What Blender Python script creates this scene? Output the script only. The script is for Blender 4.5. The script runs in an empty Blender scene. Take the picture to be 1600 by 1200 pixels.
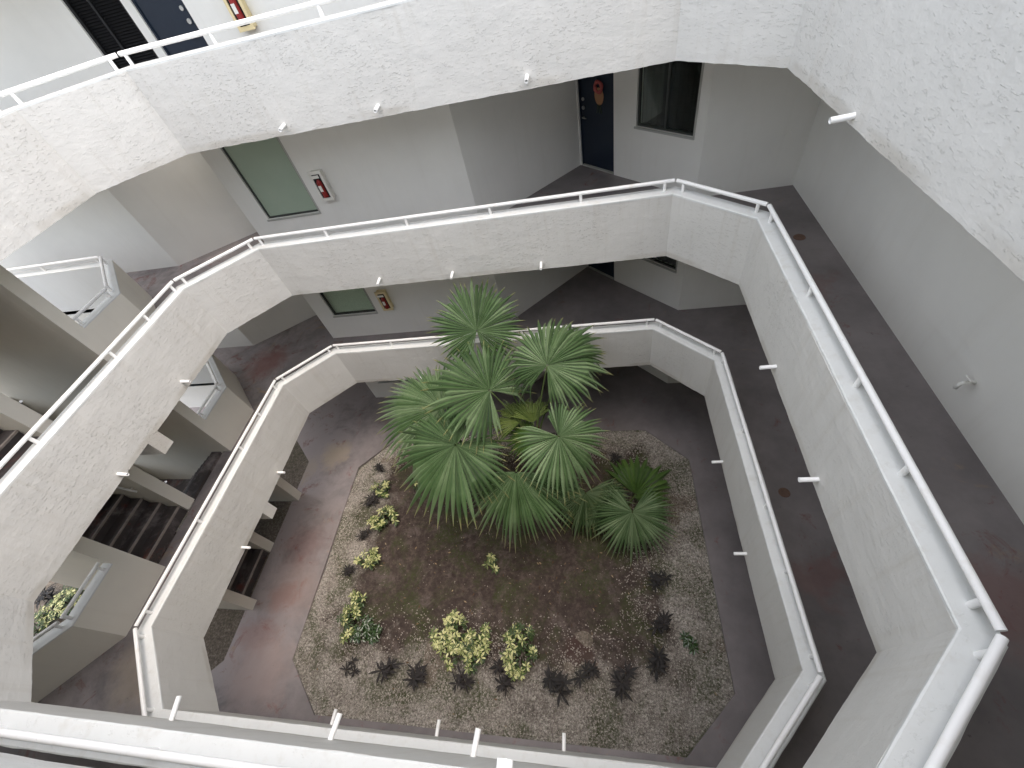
import bpy, math, random
from mathutils import Vector, Matrix, noise

# ------------------------------------------------------------------ camera, sky, sun, exposure
scene = bpy.context.scene
COL = scene.collection
CAM = Vector((1.8195, -0.0306, 9.7219))
RX = Vector((0.97893, 0.08379, -0.18622)); RD = Vector((-0.05201, -0.77957, -0.62415)); RF = Vector((-0.19747, 0.62069, -0.75879))
cd = bpy.data.cameras.new('camera'); cam = bpy.data.objects.new('camera', cd); COL.objects.link(cam)
up_, bk_ = -RD, -RF
cam.matrix_world = Matrix(((RX.x, up_.x, bk_.x, CAM.x), (RX.y, up_.y, bk_.y, CAM.y), (RX.z, up_.z, bk_.z, CAM.z), (0, 0, 0, 1)))
cd.sensor_width = 36; cd.lens = 657.82 * 36 / 1600; cd.clip_start = 0.02; cd.clip_end = 2000
scene.camera = cam
SUN_EL, SUN_AZ = math.radians(75), math.radians(-12)     # azimuth from +x towards +y: the direction the sun stands in
world = bpy.data.worlds.new('World'); scene.world = world; world.use_nodes = True
wn = world.node_tree.nodes; wl = world.node_tree.links
sky = wn.new('ShaderNodeTexSky'); sky.sky_type = 'NISHITA'; sky.sun_disc = False
sky.sun_elevation = SUN_EL; sky.sun_rotation = math.pi / 2 - SUN_AZ
sky.air_density = 1.0; sky.dust_density = 4.0; sky.ozone_density = 1.2
bg = wn['Background']; bg.inputs['Strength'].default_value = 0.15
wl.new(sky.outputs[0], bg.inputs['Color'])
sd = bpy.data.lights.new('sun', 'SUN'); sd.energy = 1.5; sd.angle = math.radians(172); sd.color = (1.0, 0.915, 0.70)
sun = bpy.data.objects.new('sun', sd); COL.objects.link(sun); sun.location = (20, 0, 30)
sv = Vector((math.cos(SUN_EL) * math.cos(SUN_AZ), math.cos(SUN_EL) * math.sin(SUN_AZ), math.sin(SUN_EL)))
sun.rotation_euler = sv.to_track_quat('Z', 'Y').to_euler()
scene.view_settings.view_transform = 'Standard'; scene.view_settings.look = 'None'
scene.view_settings.gamma = 1; scene.view_settings.use_curve_mapping = False
scene.view_settings.exposure = 1.58
scene.render.engine = 'CYCLES'
scene.cycles.max_bounces = 8; scene.cycles.diffuse_bounces = 7; scene.cycles.glossy_bounces = 3
scene.cycles.transparent_max_bounces = 8; scene.cycles.use_denoising = True
scene.cycles.caustics_reflective = False; scene.cycles.caustics_refractive = False
scene.cycles.sample_clamp_indirect = 6

# ------------------------------------------------------------------ helpers
rng = random.Random(7)
def tag(o, label=None, cat=None, group=None, kind=None):
    if label: o['label'] = label
    if cat: o['category'] = cat
    if group: o['group'] = group
    if kind: o['kind'] = kind
    return o
def empty(name, loc):
    o = bpy.data.objects.new(name, None); COL.objects.link(o); o.location = loc; o.empty_display_size = 0.2
    return o
WORLD_LOC = {}
def link(o, parent, local=False):
    COL.objects.link(o)
    if parent is not None:
        o.parent = parent
        if not local:
            p = parent; off = Vector((0, 0, 0))
            if parent.name in WORLD_LOC: off = WORLD_LOC[parent.name]
            elif parent.type == 'EMPTY': off = Vector(parent.location)
            o.matrix_parent_inverse = Matrix.Translation(-off)
            WORLD_LOC[o.name] = Vector((0, 0, 0))
    return o
class MB:
    def __init__(s): s.extra = {}; s.v = []; s.f = []; s.sm = []; s.att = []; s.mi = []; s.cm = 0
    def add(s, vs, fs, smooth=False, att=None):
        b = len(s.v); s.v += [tuple(p) for p in vs]
        s.att += (att if att is not None else [0.0] * len(vs))
        for f in fs: s.f.append([b + i for i in f]); s.sm.append(smooth); s.mi.append(s.cm)
    def box(s, x0, x1, y0, y1, z0, z1):
        x0, x1 = min(x0, x1), max(x0, x1); y0, y1 = min(y0, y1), max(y0, y1); z0, z1 = min(z0, z1), max(z0, z1)
        vs = [(x0, y0, z0), (x1, y0, z0), (x1, y1, z0), (x0, y1, z0), (x0, y0, z1), (x1, y0, z1), (x1, y1, z1), (x0, y1, z1)]
        s.add(vs, [(0, 3, 2, 1), (4, 5, 6, 7), (0, 1, 5, 4), (1, 2, 6, 5), (2, 3, 7, 6), (3, 0, 4, 7)])
        return s
    def obox(s, c, ax, ay, az):
        c, ax, ay, az = map(Vector, (c, ax, ay, az))
        vs = [c + sx * ax + sy * ay + sz * az for sz in (-1, 1) for sx, sy in ((-1, -1), (1, -1), (1, 1), (-1, 1))]
        s.add(vs, [(0, 3, 2, 1), (4, 5, 6, 7), (0, 1, 5, 4), (1, 2, 6, 5), (2, 3, 7, 6), (3, 0, 4, 7)])
        return s
    def tube(s, p0, p1, r0, r1=None, n=14, caps=True):
        p0, p1 = Vector(p0), Vector(p1); r1 = r0 if r1 is None else r1
        d = (p1 - p0).normalized(); a = d.orthogonal().normalized(); b = d.cross(a)
        ring = [a * math.cos(2 * math.pi * i / n) + b * math.sin(2 * math.pi * i / n) for i in range(n)]
        s.add([p0 + q * r0 for q in ring] + [p1 + q * r1 for q in ring], [(i, (i + 1) % n, n + (i + 1) % n, n + i) for i in range(n)], True)
        if caps:
            s.add([p0 + q * r0 for q in ring], [tuple(reversed(range(n)))]); s.add([p1 + q * r1 for q in ring], [tuple(range(n))])
        return s
    def path(s, pts, rad, n=8):
        pts = [Vector(p) for p in pts]; rings = []; a = None
        for i, p in enumerate(pts):
            d = (pts[min(i + 1, len(pts) - 1)] - pts[max(i - 1, 0)]).normalized()
            a = d.orthogonal().normalized() if a is None else (a - d * a.dot(d)).normalized()
            b = d.cross(a); r = rad[i] if isinstance(rad, (list, tuple)) else rad
            rings += [p + (a * math.cos(2 * math.pi * k / n) + b * math.sin(2 * math.pi * k / n)) * r for k in range(n)]
        m = len(pts)
        fs = [(i * n + k, i * n + (k + 1) % n, (i + 1) * n + (k + 1) % n, (i + 1) * n + k) for i in range(m - 1) for k in range(n)]
        s.add(rings, fs + [tuple(reversed(range(n))), tuple((m - 1) * n + k for k in range(n))], True)
        return s
    def prism(s, poly, z0, z1):
        n = len(poly)
        s.add([(x, y, z0) for x, y in poly] + [(x, y, z1) for x, y in poly],
              [tuple(reversed(range(n))), tuple(range(n, 2 * n))] + [(i, (i + 1) % n, n + (i + 1) % n, n + i) for i in range(n)])
        return s
    def mesh(s, name, mats):
        me = bpy.data.meshes.new(name); me.from_pydata(s.v, [], s.f); me.update()
        mats = mats if isinstance(mats, (list, tuple)) else [mats]
        for m in mats: me.materials.append(m)
        me.polygons.foreach_set('use_smooth', s.sm); me.polygons.foreach_set('material_index', s.mi)
        if any(s.att):
            a = me.attributes.new('tone', 'FLOAT', 'POINT'); a.data.foreach_set('value', s.att)
        for k, vals in s.extra.items():
            a = me.attributes.new(k, 'FLOAT', 'POINT'); a.data.foreach_set('value', vals)
        return me
    def build(s, name, mat, parent=None, local=False):
        return link(bpy.data.objects.new(name, s.mesh(name, mat)), parent, local)
def offset(poly, d, closed=True):
    """mitred offset, positive = to the right of travel"""
    n = len(poly); out = []
    for i in range(n):
        p = Vector(poly[i])
        a = Vector(poly[i - 1]) if (closed or i > 0) else None
        b = Vector(poly[(i + 1) % n]) if (closed or i < n - 1) else None
        ns = []
        if a is not None: t = (p - a).normalized(); ns.append(Vector((t.y, -t.x)))
        if b is not None: t = (b - p).normalized(); ns.append(Vector((t.y, -t.x)))
        if len(ns) == 1: q = p + ns[0] * d
        else:
            m = (ns[0] + ns[1]).normalized(); q = p + m * (d / max(0.3, m.dot(ns[0])))
        out.append((q.x, q.y))
    return out

# ------------------------------------------------------------------ materials
class NT:
    def __init__(s, name):
        s.m = bpy.data.materials.new(name); s.m.use_nodes = True; s.t = s.m.node_tree; s.b = s.t.nodes['Principled BSDF']; s.o = s.t.nodes['Material Output']
        s.tc = s.t.nodes.new('ShaderNodeTexCoord').outputs['Object']
    def n(s, k, **kw):
        x = s.t.nodes.new(k)
        for a, v in kw.items():
            if a in x.inputs: s.set(x.inputs[a], v)
            else: setattr(x, a, v)
        return x
    def set(s, i, v):
        if hasattr(v, 'is_linked') and hasattr(v, 'node'): s.t.links.new(v, i)
        else: i.default_value = v
    def noise(s, scale, detail=4, rough=0.55, vec=None, dist=0.0):
        x = s.n('ShaderNodeTexNoise'); x.inputs['Scale'].default_value = scale; x.inputs['Detail'].default_value = detail
        x.inputs['Roughness'].default_value = rough; x.inputs['Distortion'].default_value = dist
        s.set(x.inputs['Vector'], vec if vec is not None else s.tc); return x.outputs['Fac']
    def ramp(s, fac, stops):
        x = s.n('ShaderNodeValToRGB'); s.set(x.inputs[0], fac); e = x.color_ramp.elements
        while len(e) < len(stops): e.new(0.5)
        for el, (p, c) in zip(e, stops): el.position = p; el.color = c if len(c) == 4 else (*c, 1)
        return x.outputs[0]
    def mix(s, f, a, b, mode='MIX'):
        x = s.n('ShaderNodeMix', data_type='RGBA', blend_type=mode)
        s.set(x.inputs[0], f); s.set(x.inputs[6], a if not isinstance(a, tuple) else (*a, 1)); s.set(x.inputs[7], b if not isinstance(b, tuple) else (*b, 1))
        return x.outputs[2]
    def math(s, op, a, b=0.0, clamp=False):
        x = s.n('ShaderNodeMath', operation=op); x.use_clamp = clamp; s.set(x.inputs[0], a); s.set(x.inputs[1], b); return x.outputs[0]
    def bump(s, h, strength, dist, prev=None):
        x = s.n('ShaderNodeBump'); s.set(x.inputs['Height'], h); x.inputs['Strength'].default_value = strength; x.inputs['Distance'].default_value = dist
        if prev is not None: s.set(x.inputs['Normal'], prev)
        return x.outputs[0]
    def fin(s, color, rough=0.6, normal=None, spec=0.3, **kw):
        s.set(s.b.inputs['Base Color'], color if not isinstance(color, tuple) else (*color, 1)); s.set(s.b.inputs['Roughness'], rough)
        s.b.inputs['Specular IOR Level'].default_value = spec
        if normal is not None: s.set(s.b.inputs['Normal'], normal)
        for k, v in kw.items(): s.set(s.b.inputs[k], v)
        return s.m
def g(v): return (v, v, v, 1)

def stucco(name, base, amount, streak=0.5, drips=False):
    s = NT(name)
    mp = s.n('ShaderNodeMapping'); s.set(mp.inputs['Vector'], s.tc); mp.inputs['Scale'].default_value = (1, 1, 1.5)
    v = mp.outputs[0]
    big = s.noise(1.1, 3, 0.6)
    # flattened daubs with steep edges on one side, in scattered areas, over a soft undulation
    mid = s.noise(6, 3, 0.6, v)
    dm = s.n('ShaderNodeMapping'); s.set(dm.inputs['Vector'], s.tc); dm.inputs['Rotation'].default_value = (0.5, 0.4, 0.2); dm.inputs['Scale'].default_value = (1, 1, 3.2)
    daub = s.ramp(s.noise(15, 3, 0.7, dm.outputs[0], 0.25), [(0.0, g(0)), (0.60, g(0)), (0.63, g(0.9)), (0.68, g(1.0)), (1, g(0.6))])
    area = s.ramp(big, [(0.0, g(0.15)), (0.42, g(0.25)), (0.62, g(1)), (1, g(1))])
    crest = s.math('MULTIPLY', daub, area)
    c = s.mix(s.ramp(big, [(0.3, g(0)), (0.7, g(1))]), base, tuple(x * 0.945 for x in base))
    st = s.n('ShaderNodeMapping'); s.set(st.inputs['Vector'], s.tc); st.inputs['Scale'].default_value = (5, 5, 0.35)
    stk = s.ramp(s.noise(1.6, 3, 0.65, st.outputs[0]), [(0.0, g(0)), (0.53, g(0)), (0.74, g(1)), (1, g(1))])
    c = s.mix(s.math('MULTIPLY', stk, streak * 0.38), c, tuple(b * q for b, q in zip(base, (0.76, 0.72, 0.66))))
    c = s.mix(s.math('MULTIPLY', crest, 0.16 * streak), c, tuple(b * 0.75 for b in base))
    if drips:      # rain runs below the cap and grime along the lower arris of every parapet band
        sz = s.n('ShaderNodeSeparateXYZ'); s.set(sz.inputs[0], s.tc)
        dd = s.math('MODULO', s.math('SUBTRACT', 3.664 + 8.1, sz.outputs[2]), 2.7)
        sm = s.n('ShaderNodeMapping'); s.set(sm.inputs['Vector'], s.tc); sm.inputs['Scale'].default_value = (9, 9, 0.5)
        run = s.ramp(s.noise(1.4, 4, 0.7, sm.outputs[0]), [(0.54, g(0)), (0.70, g(1))])
        fade = s.ramp(s.math('DIVIDE', dd, 1.1), [(0.0, g(1)), (0.15, g(0.7)), (0.65, g(0))])
        c = s.mix(s.math('MULTIPLY', s.math('MULTIPLY', run, fade), 0.27), c, tuple(b * q for b, q in zip(base, (0.66, 0.62, 0.55))))
        low = s.ramp(dd, [(0.955, g(0)), (1.0, g(1))])
        c = s.mix(s.math('MULTIPLY', s.math('MULTIPLY', low, s.ramp(big, [(0.45, g(0)), (0.6, g(1))])), 0.5), c, tuple(b * q for b, q in zip(base, (0.66, 0.62, 0.56))))
    nb = s.bump(s.math('ADD', s.math('MULTIPLY', mid, 1.5), crest), 0.8 * amount, 0.007)
    return s.fin(c, 0.62, nb, 0.25)
M = {}
M['fascia'] = stucco('painted_stucco', (0.612, 0.605, 0.580), 0.9, 0.7, True)
M['cap'] = stucco('painted_cap', (0.66, 0.675, 0.665), 0.45, 1.0)
M['wall'] = stucco('wall_paint', (0.82, 0.81, 0.765), 0.28, 0.25)
M['skylit_wall'] = stucco('skylit_wall_tint', (0.66, 0.685, 0.70), 0.3, 0.3)  # cool sky light on the outer gallery parapets, put into their colour
M['ceiling'] = stucco('ceiling_paint', (0.85, 0.84, 0.82), 0.2, 0.1)
M['stairwall'] = stucco('stair_wall_paint', (0.78, 0.745, 0.655), 0.25, 0.3)
def rail_mat():
    s = NT('rail_paint'); c = s.mix(s.ramp(s.noise(6, 5, 0.6), [(0.55, g(0)), (0.8, g(1))]), (0.82, 0.82, 0.81), (0.70, 0.68, 0.64))
    c = s.mix(s.math('MULTIPLY', s.ramp(s.noise(14, 4, 0.7), [(0.66, g(0)), (0.74, g(1))]), 0.5), c, (0.42, 0.33, 0.25))
    return s.fin(c, 0.5, s.bump(s.noise(60, 2), 0.12, 0.003), 0.3)
M['rail'] = rail_mat()
TAN, RED, PINK = (0.36, 0.30, 0.235), (0.22, 0.075, 0.06), (0.36, 0.28, 0.26)
def floor_mat(name, base, wear, tan, stains=()):
    s = NT(name)
    sx = s.n('ShaderNodeSeparateXYZ'); s.set(sx.inputs[0], s.tc)
    c = s.mix(s.ramp(s.noise(0.8, 5, 0.65), [(0.32, g(0)), (0.66, g(1))]), tuple(b * 0.82 for b in base), tuple(b * 1.4 for b in base))
    # the walk by the stair is the most used: more of the grey paint is worn to the older red coat and to the slab
    west = s.math('MULTIPLY_ADD', sx.outputs[0], -0.22); s.t.nodes[west.node.name].inputs[2].default_value = -0.75
    west = s.math('MAXIMUM', s.math('MINIMUM', west, 1.0), 0.0)
    n1 = s.math('ADD', s.noise(1.3, 6, 0.7, None, 0.4), s.math('MULTIPLY', west, 0.13 * wear))
    c = s.mix(s.math('MULTIPLY', s.ramp(n1, [(0.50, g(0)), (0.72, g(1))]), west), c, (0.37, 0.325, 0.32))
    red = s.ramp(s.math('ADD', s.noise(2.3, 7, 0.75, None, 0.7), s.math('MULTIPLY', west, 0.05)), [(0.60, g(0)), (0.70, g(1))])
    c = s.mix(s.math('MULTIPLY', red, 0.75), c, (0.17, 0.055, 0.045))
    tn = s.ramp(s.math('ADD', s.noise(0.9, 7, 0.72, None, 1.0), s.math('MULTIPLY', west, 0.06 * tan)), [(0.64, g(0)), (0.74, g(1))])
    c = s.mix(s.math('MULTIPLY', tn, 0.7), c, (0.33, 0.24, 0.15))
    warp = s.n('ShaderNodeVectorMath', operation='SCALE'); wn_ = s.n('ShaderNodeTexNoise'); wn_.inputs['Scale'].default_value = 1.6; wn_.inputs['Detail'].default_value = 6; wn_.inputs['Roughness'].default_value = 0.7; s.set(wn_.inputs['Vector'], s.tc)
    s.set(warp.inputs[0], wn_.outputs['Color']); warp.inputs['Scale'].default_value = 1.3
    wv = s.n('ShaderNodeVectorMath', operation='ADD'); s.set(wv.inputs[0], s.tc); s.set(wv.inputs[1], warp.outputs[0])
    for cx, cy, cz, rad, cc, op in stains:      # single worn or spilled spots, each with its own ragged outline
        dn = s.n('ShaderNodeVectorMath', operation='DISTANCE'); s.set(dn.inputs[0], wv.outputs[0]); dn.inputs[1].default_value = (cx + .65, cy + .65, cz + .65)
        sp = s.ramp(s.math('DIVIDE', dn.outputs['Value'], rad), [(0.45, g(1)), (1.0, g(0))])
        c = s.mix(s.math('MULTIPLY', sp, op), c, cc)
    dots = s.ramp(s.noise(19, 3, 0.6), [(0.70, g(0)), (0.76, g(1))])
    c = s.mix(s.math('MULTIPLY', dots, 0.5), c, (0.04, 0.03, 0.03))
    r = s.math('MULTIPLY_ADD', s.noise(3, 4), 0.35); s.t.nodes[r.node.name].inputs[2].default_value = 0.32
    return s.fin(c, r, s.bump(s.noise(45, 4), 0.3, 0.004), 0.35)
STAINS_G = ((-5.8, 5.25, 2.7, .75, TAN, .8), (-5.6, 0.1, 2.7, .8, TAN, .6), (4.75, 1.9, 2.7, .40, RED, .32), (5.0, 2.2, 2.7, .2, RED, .5), (-6.9, 6.9, 2.7, .7, RED, .6), (4.75, 4.9, 5.4, .40, RED, .35), (4.8, 1.0, 5.4, .5, RED, .35))
STAINS_W = ((-5.82, 5.6, 0, .55, TAN, .85), (-6.6, 5.1, 0, .45, TAN, .5), (-5.75, 1.75, 0, .45, RED, .6), (-6.0, 0.9, 0, .5, RED, .4), (-5.7, 0.3, 0, 1.0, PINK, .7), (-5.6, 1.9, 0, .9, PINK, .5), (-5.7, 3.0, 0, .8, RED, .25))
M['floor'] = floor_mat('gallery_floor_paint', (0.178, 0.160, 0.160), 0.7, 0.8, STAINS_G)
M['walk'] = floor_mat('walkway_paint', (0.150, 0.136, 0.138), 2.8, 0.6, STAINS_W)
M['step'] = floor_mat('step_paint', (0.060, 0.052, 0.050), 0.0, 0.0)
def soil_mat():
    s = NT('soil'); gm = s.n('ShaderNodeAttribute', attribute_name='tone').outputs['Fac']
    soil = s.ramp(s.noise(9, 8, 0.75), [(0.25, (0.026, 0.019, 0.017)), (0.5, (0.064, 0.049, 0.043)), (0.75, (0.14, 0.11, 0.096))])
    grav = s.ramp(s.noise(24, 5, 0.9), [(0.34, (0.055, 0.048, 0.042)), (0.48, (0.24, 0.22, 0.195)), (0.64, (0.68, 0.64, 0.58))])
    n = s.noise(1.5, 6, 0.7, None, 0.3)
    f = s.math('ADD', gm, s.math('MULTIPLY_ADD', n, 1.5)); s.t.nodes[f.node.inputs[1].links[0].from_node.name].inputs[2].default_value = -0.75
    c = s.mix(s.ramp(f, [(0.35, g(0)), (0.75, g(1))]), soil, grav)
    pale = s.ramp(s.noise(1.9, 6, 0.7, None, 0.6), [(0.52, g(0)), (0.68, g(1))])
    c = s.mix(s.math('MULTIPLY', pale, 0.55), c, s.ramp(s.noise(30, 4, 0.8), [(0.3, (0.10, 0.08, 0.072)), (0.7, (0.30, 0.255, 0.235))]))
    moss = s.ramp(s.noise(0.95, 6, 0.72, None, 0.5), [(0.47, g(0)), (0.58, g(1))])
    c = s.mix(s.math('MULTIPLY', s.math('MULTIPLY', moss, s.ramp(s.noise(22, 4, 0.7), [(0.34, g(0)), (0.56, g(1))])), 0.85), c, (0.050, 0.062, 0.022))
    dn = s.n('ShaderNodeVectorMath', operation='DISTANCE'); dn.inputs[1].default_value = (1.25, 1.12, 0); wn_ = s.n('ShaderNodeVectorMath', operation='ADD'); s.set(wn_.inputs[0], s.tc); wz = s.n('ShaderNodeTexNoise'); wz.inputs['Scale'].default_value = 4; wz.inputs['Detail'].default_value = 5; s.set(wz.inputs['Vector'], s.tc)
    sc_ = s.n('ShaderNodeVectorMath', operation='SCALE'); sc_.inputs['Scale'].default_value = 0.5; s.set(sc_.inputs[0], wz.outputs['Color']); sb_ = s.n('ShaderNodeVectorMath', operation='SUBTRACT'); s.set(sb_.inputs[0], sc_.outputs[0]); sb_.inputs[1].default_value = (.25, .25, .25)
    s.set(wn_.inputs[1], sb_.outputs[0]); s.set(dn.inputs[0], wn_.outputs[0])
    c = s.mix(s.math('MULTIPLY', s.ramp(dn.outputs['Value'], [(0.26, g(1)), (0.36, g(0))]), 0.8), c, (0.075, 0.045, 0.040))
    speck = s.ramp(s.noise(75, 2, 0.5), [(0.69, g(0)), (0.73, g(1))])
    c = s.mix(s.math('MULTIPLY', speck, 0.3), c, (0.42, 0.38, 0.31))
    return s.fin(c, 0.9, s.bump(s.noise(38, 5, 0.8), 1.0, 0.03), 0.2)
M['soil'] = soil_mat()
def ground_mat():
    s = NT('outer_ground')
    c = s.ramp(s.noise(16, 8, 0.8), [(0.3, (0.06, 0.05, 0.04)), (0.5, (0.16, 0.135, 0.11)), (0.7, (0.36, 0.32, 0.27))])
    c = s.mix(s.ramp(s.noise(0.6, 6, 0.7), [(0.56, g(0)), (0.75, g(0.7))]), c, (0.07, 0.075, 0.035))
    return s.fin(c, 0.9, s.bump(s.noise(30, 5, 0.8), 1.0, 0.03), 0.2)
M['ground'] = ground_mat()
def simple(name, c, rough=0.5, spec=0.3, var=0.12, scale=20, **kw):
    s = NT(name); col = s.mix(s.noise(scale, 5, 0.6), tuple(x * (1 - var) for x in c), tuple(min(1, x * (1 + var)) for x in c))
    return s.fin(col, rough, None, spec, **kw)
def stone_mat():
    s = NT('gravel'); c = s.ramp(s.noise(23, 3, 0.9), [(0.3, (0.10, 0.088, 0.078)), (0.5, (0.32, 0.29, 0.255)), (0.7, (0.72, 0.68, 0.61))])
    return s.fin(c, 0.85, None, 0.2)
M['stone'] = stone_mat()
def litter_mat():
    s = NT('dry_leaf'); return s.fin(s.ramp(s.n('ShaderNodeAttribute', attribute_name='tone').outputs['Fac'], [(0.0, (0.05, 0.03, 0.02)), (0.6, (0.16, 0.10, 0.055)), (1.0, (0.42, 0.34, 0.22))]), 0.85, None, 0.2)
M['litter'] = litter_mat()
M['navy'] = simple('navy_door_paint', (0.012, 0.020, 0.036), 0.35, 0.4)
M['black'] = simple('dark_screen', (0.012, 0.012, 0.013), 0.5, 0.3)
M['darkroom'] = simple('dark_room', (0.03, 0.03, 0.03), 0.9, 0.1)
M['alu'] = simple('window_frame', (0.42, 0.42, 0.39), 0.4, 0.4)
M['darkframe'] = simple('dark_window_frame', (0.05, 0.055, 0.05), 0.4, 0.4)
M['metal'] = simple('brushed_metal', (0.55, 0.55, 0.54), 0.3, 0.5, Metallic=0.9)
M['white'] = simple('white_plastic', (0.78, 0.76, 0.70), 0.4, 0.4)
M['cream'] = simple('cream_plastic', (0.74, 0.62, 0.36), 0.45, 0.4)
M['red'] = simple('red_enamel', (0.28, 0.025, 0.022), 0.35, 0.4)
M['blind'] = simple('blind_slat', (0.74, 0.78, 0.70), 0.6, 0.3)
M['curtain'] = simple('dark_curtain', (0.012, 0.011, 0.013), 0.8, 0.1)
M['pink'] = simple('pink_fabric', (0.45, 0.12, 0.11), 0.8, 0.1)
M['tan'] = simple('tan_fabric', (0.42, 0.23, 0.13), 0.8, 0.1)
M['nosing'] = simple('worn_nosing', (0.30, 0.26, 0.23), 0.7, 0.2, 0.5, 9)
M['rust'] = simple('rusty_metal', (0.16, 0.10, 0.075), 0.7, 0.3, 0.4)
def glass():
    s = NT('window_glass')
    tr = s.n('ShaderNodeBsdfTransparent'); tr.inputs[0].default_value = (0.86, 0.91, 0.86, 1)
    gl = s.n('ShaderNodeBsdfGlossy'); gl.inputs['Roughness'].default_value = 0.03; gl.inputs[0].default_value = (0.9, 1.0, 0.92, 1)
    fr = s.n('ShaderNodeFresnel'); fr.inputs[0].default_value = 1.55
    f = s.math('MULTIPLY_ADD', fr.outputs[0], 0.12, True); s.t.nodes[f.node.name].inputs[2].default_value = 0.01
    mx = s.n('ShaderNodeMixShader'); s.set(mx.inputs[0], f); s.set(mx.inputs[1], tr.outputs[0]); s.set(mx.inputs[2], gl.outputs[0])
    s.t.links.new(mx.outputs[0], s.o.inputs[0]); return s.m
M['glass'] = glass()
def frosted():
    s = NT('frosted_glass'); c = s.mix(s.noise(2, 3), (0.33, 0.41, 0.32), (0.40, 0.48, 0.38))
    return s.fin(c, 0.22, None, 0.28)
M['frosted'] = frosted()
def leaf(name, stops, rough=0.30, trans=0.14, scale=3.0, tipc=None):
    s = NT(name); oi = s.n('ShaderNodeObjectInfo').outputs['Random']; at = s.n('ShaderNodeAttribute', attribute_name='tone').outputs['Fac']
    f = s.math('ADD', s.math('ADD', s.math('MULTIPLY', s.noise(scale, 3, 0.6), 0.45), s.math('MULTIPLY', oi, 0.2)), s.math('MULTIPLY', s.n('ShaderNodeAttribute', attribute_name='seg').outputs['Fac'], 0.42))
    c = s.ramp(f, stops)
    rb = s.n('ShaderNodeAttribute', attribute_name='rib').outputs['Fac']; c = s.mix(s.math('MULTIPLY', rb, 0.12), c, s.mix(0.6, c, (0.42, 0.46, 0.22)))
    if tipc: c = s.mix(s.ramp(at, [(0.0, g(0)), (0.84, g(0)), (1.0, g(1))]), c, tipc)
    m = s.fin(c, rough, None, 0.9)
    td = s.n('ShaderNodeBsdfTranslucent'); s.set(td.inputs[0], s.mix(0.5, c, (0.16, 0.30, 0.04)))
    mx = s.n('ShaderNodeMixShader'); mx.inputs[0].default_value = trans; s.set(mx.inputs[1], s.b.outputs[0]); s.set(mx.inputs[2], td.outputs[0])
    s.t.links.new(mx.outputs[0], s.o.inputs[0]); return m
M['frond'] = leaf('palm_frond', [(0.2, (0.014, 0.040, 0.012)), (0.5, (0.060, 0.118, 0.045)), (0.85, (0.20, 0.275, 0.155))], tipc=(0.34, 0.30, 0.13))
M['young'] = leaf('young_frond', [(0.2, (0.045, 0.085, 0.018)), (0.6, (0.13, 0.18, 0.045))], tipc=(0.50, 0.46, 0.16))
M['broad'] = leaf('broad_frond', [(0.2, (0.020, 0.060, 0.010)), (0.6, (0.060, 0.125, 0.022))])
M['fibre'] = simple('palm_fibre', (0.13, 0.055, 0.03), 0.9, 0.1, 0.5, 40)
M['petiole'] = simple('petiole', (0.075, 0.11, 0.035), 0.45, 0.3)
def varieg():
    s = NT('variegated_leaf'); at = s.n('ShaderNodeAttribute', attribute_name='tone').outputs['Fac']
    f = s.math('ADD', at, s.math('MULTIPLY_ADD', s.noise(30, 2), 0.5)); s.t.nodes[f.node.inputs[1].links[0].from_node.name].inputs[2].default_value = -0.25
    c = s.ramp(f, [(0.15, (0.035, 0.065, 0.018)), (0.40, (0.11, 0.16, 0.035)), (0.58, (0.46, 0.47, 0.19)), (0.9, (0.70, 0.69, 0.40))])
    return s.fin(c, 0.4, None, 0.4)
M['varieg'] = varieg()
M['green'] = leaf('shrub_leaf', [(0.2, (0.02, 0.05, 0.012)), (0.7, (0.05, 0.10, 0.02))])
M['dark'] = leaf('dark_leaf', [(0.2, (0.004, 0.003, 0.003)), (0.7, (0.013, 0.005, 0.006))], 0.85, 0.02)
M['stem'] = simple('stem', (0.06, 0.045, 0.03), 0.8, 0.2)

# ------------------------------------------------------------------ plan data (metres, z = 0 is the ground-floor walk)
H = 2.7; ZB, ZT = 2.601, 3.664
OCT = {
 1: [(-3.955, 6.134), (2.982, 6.142), (3.926, 5.249), (3.910, 0.644), (2.959, -0.287), (-4.029, -0.292), (-4.921, 0.574), (-4.925, 5.173)],
 2: [(-3.943, 6.098), (2.944, 6.121), (3.871, 5.227), (3.870, 0.657), (2.974, -0.279), (-4.044, -0.311), (-4.925, 0.603), (-4.896, 5.232)],
 3: [(-3.991, 6.149), (3.044, 6.133), (3.943, 5.249), (3.889, 0.626), (2.979, -0.277), (-4.069, -0.308), (-4.961, 0.590), (-4.943, 5.178)],
 4: [(-3.965, 6.122), (2.907, 6.089), (3.833, 5.232), (3.914, 0.643), (2.970, -0.292), (-4.047, -0.292), (-4.940, 0.589), (-4.891, 5.211)]}
OCT[5] = OCT[4]
# clockwise from above: travelling far-left -> far-right, the outside is to the LEFT, so outward offsets are negative
def out(poly, d): return offset(poly, -d)
FZ = {1: 0.0, 2: 2.7, 3: 5.4, 4: 8.1, 5: 10.8}
WEST = [(-12.5, 6.3), (-7.52, 6.3), (-6.6, 5.38), (-6.6, 0.45), (-7.52, -0.47), (-12.5, -0.47)]
EAST = [(-12.5, -1.83), (5.35, -1.83), (5.35, 7.65), (3.745, 7.65), (2.41, 8.95), (1.72, 9.65), (-0.30, 7.66)]
NW = {1: [(-5.15, 7.66), (-6.06, 8.75), (-7.66, 7.63), (-12.5, 7.63)], 4: [(-12.5, 7.66)]}
ORD = {1: 'ground', 2: 'lowest', 3: 'middle', 4: 'top'}
GAL = {2: 'lowest gallery above the palm', 3: 'middle gallery', 4: 'uppermost gallery in view'}

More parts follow.
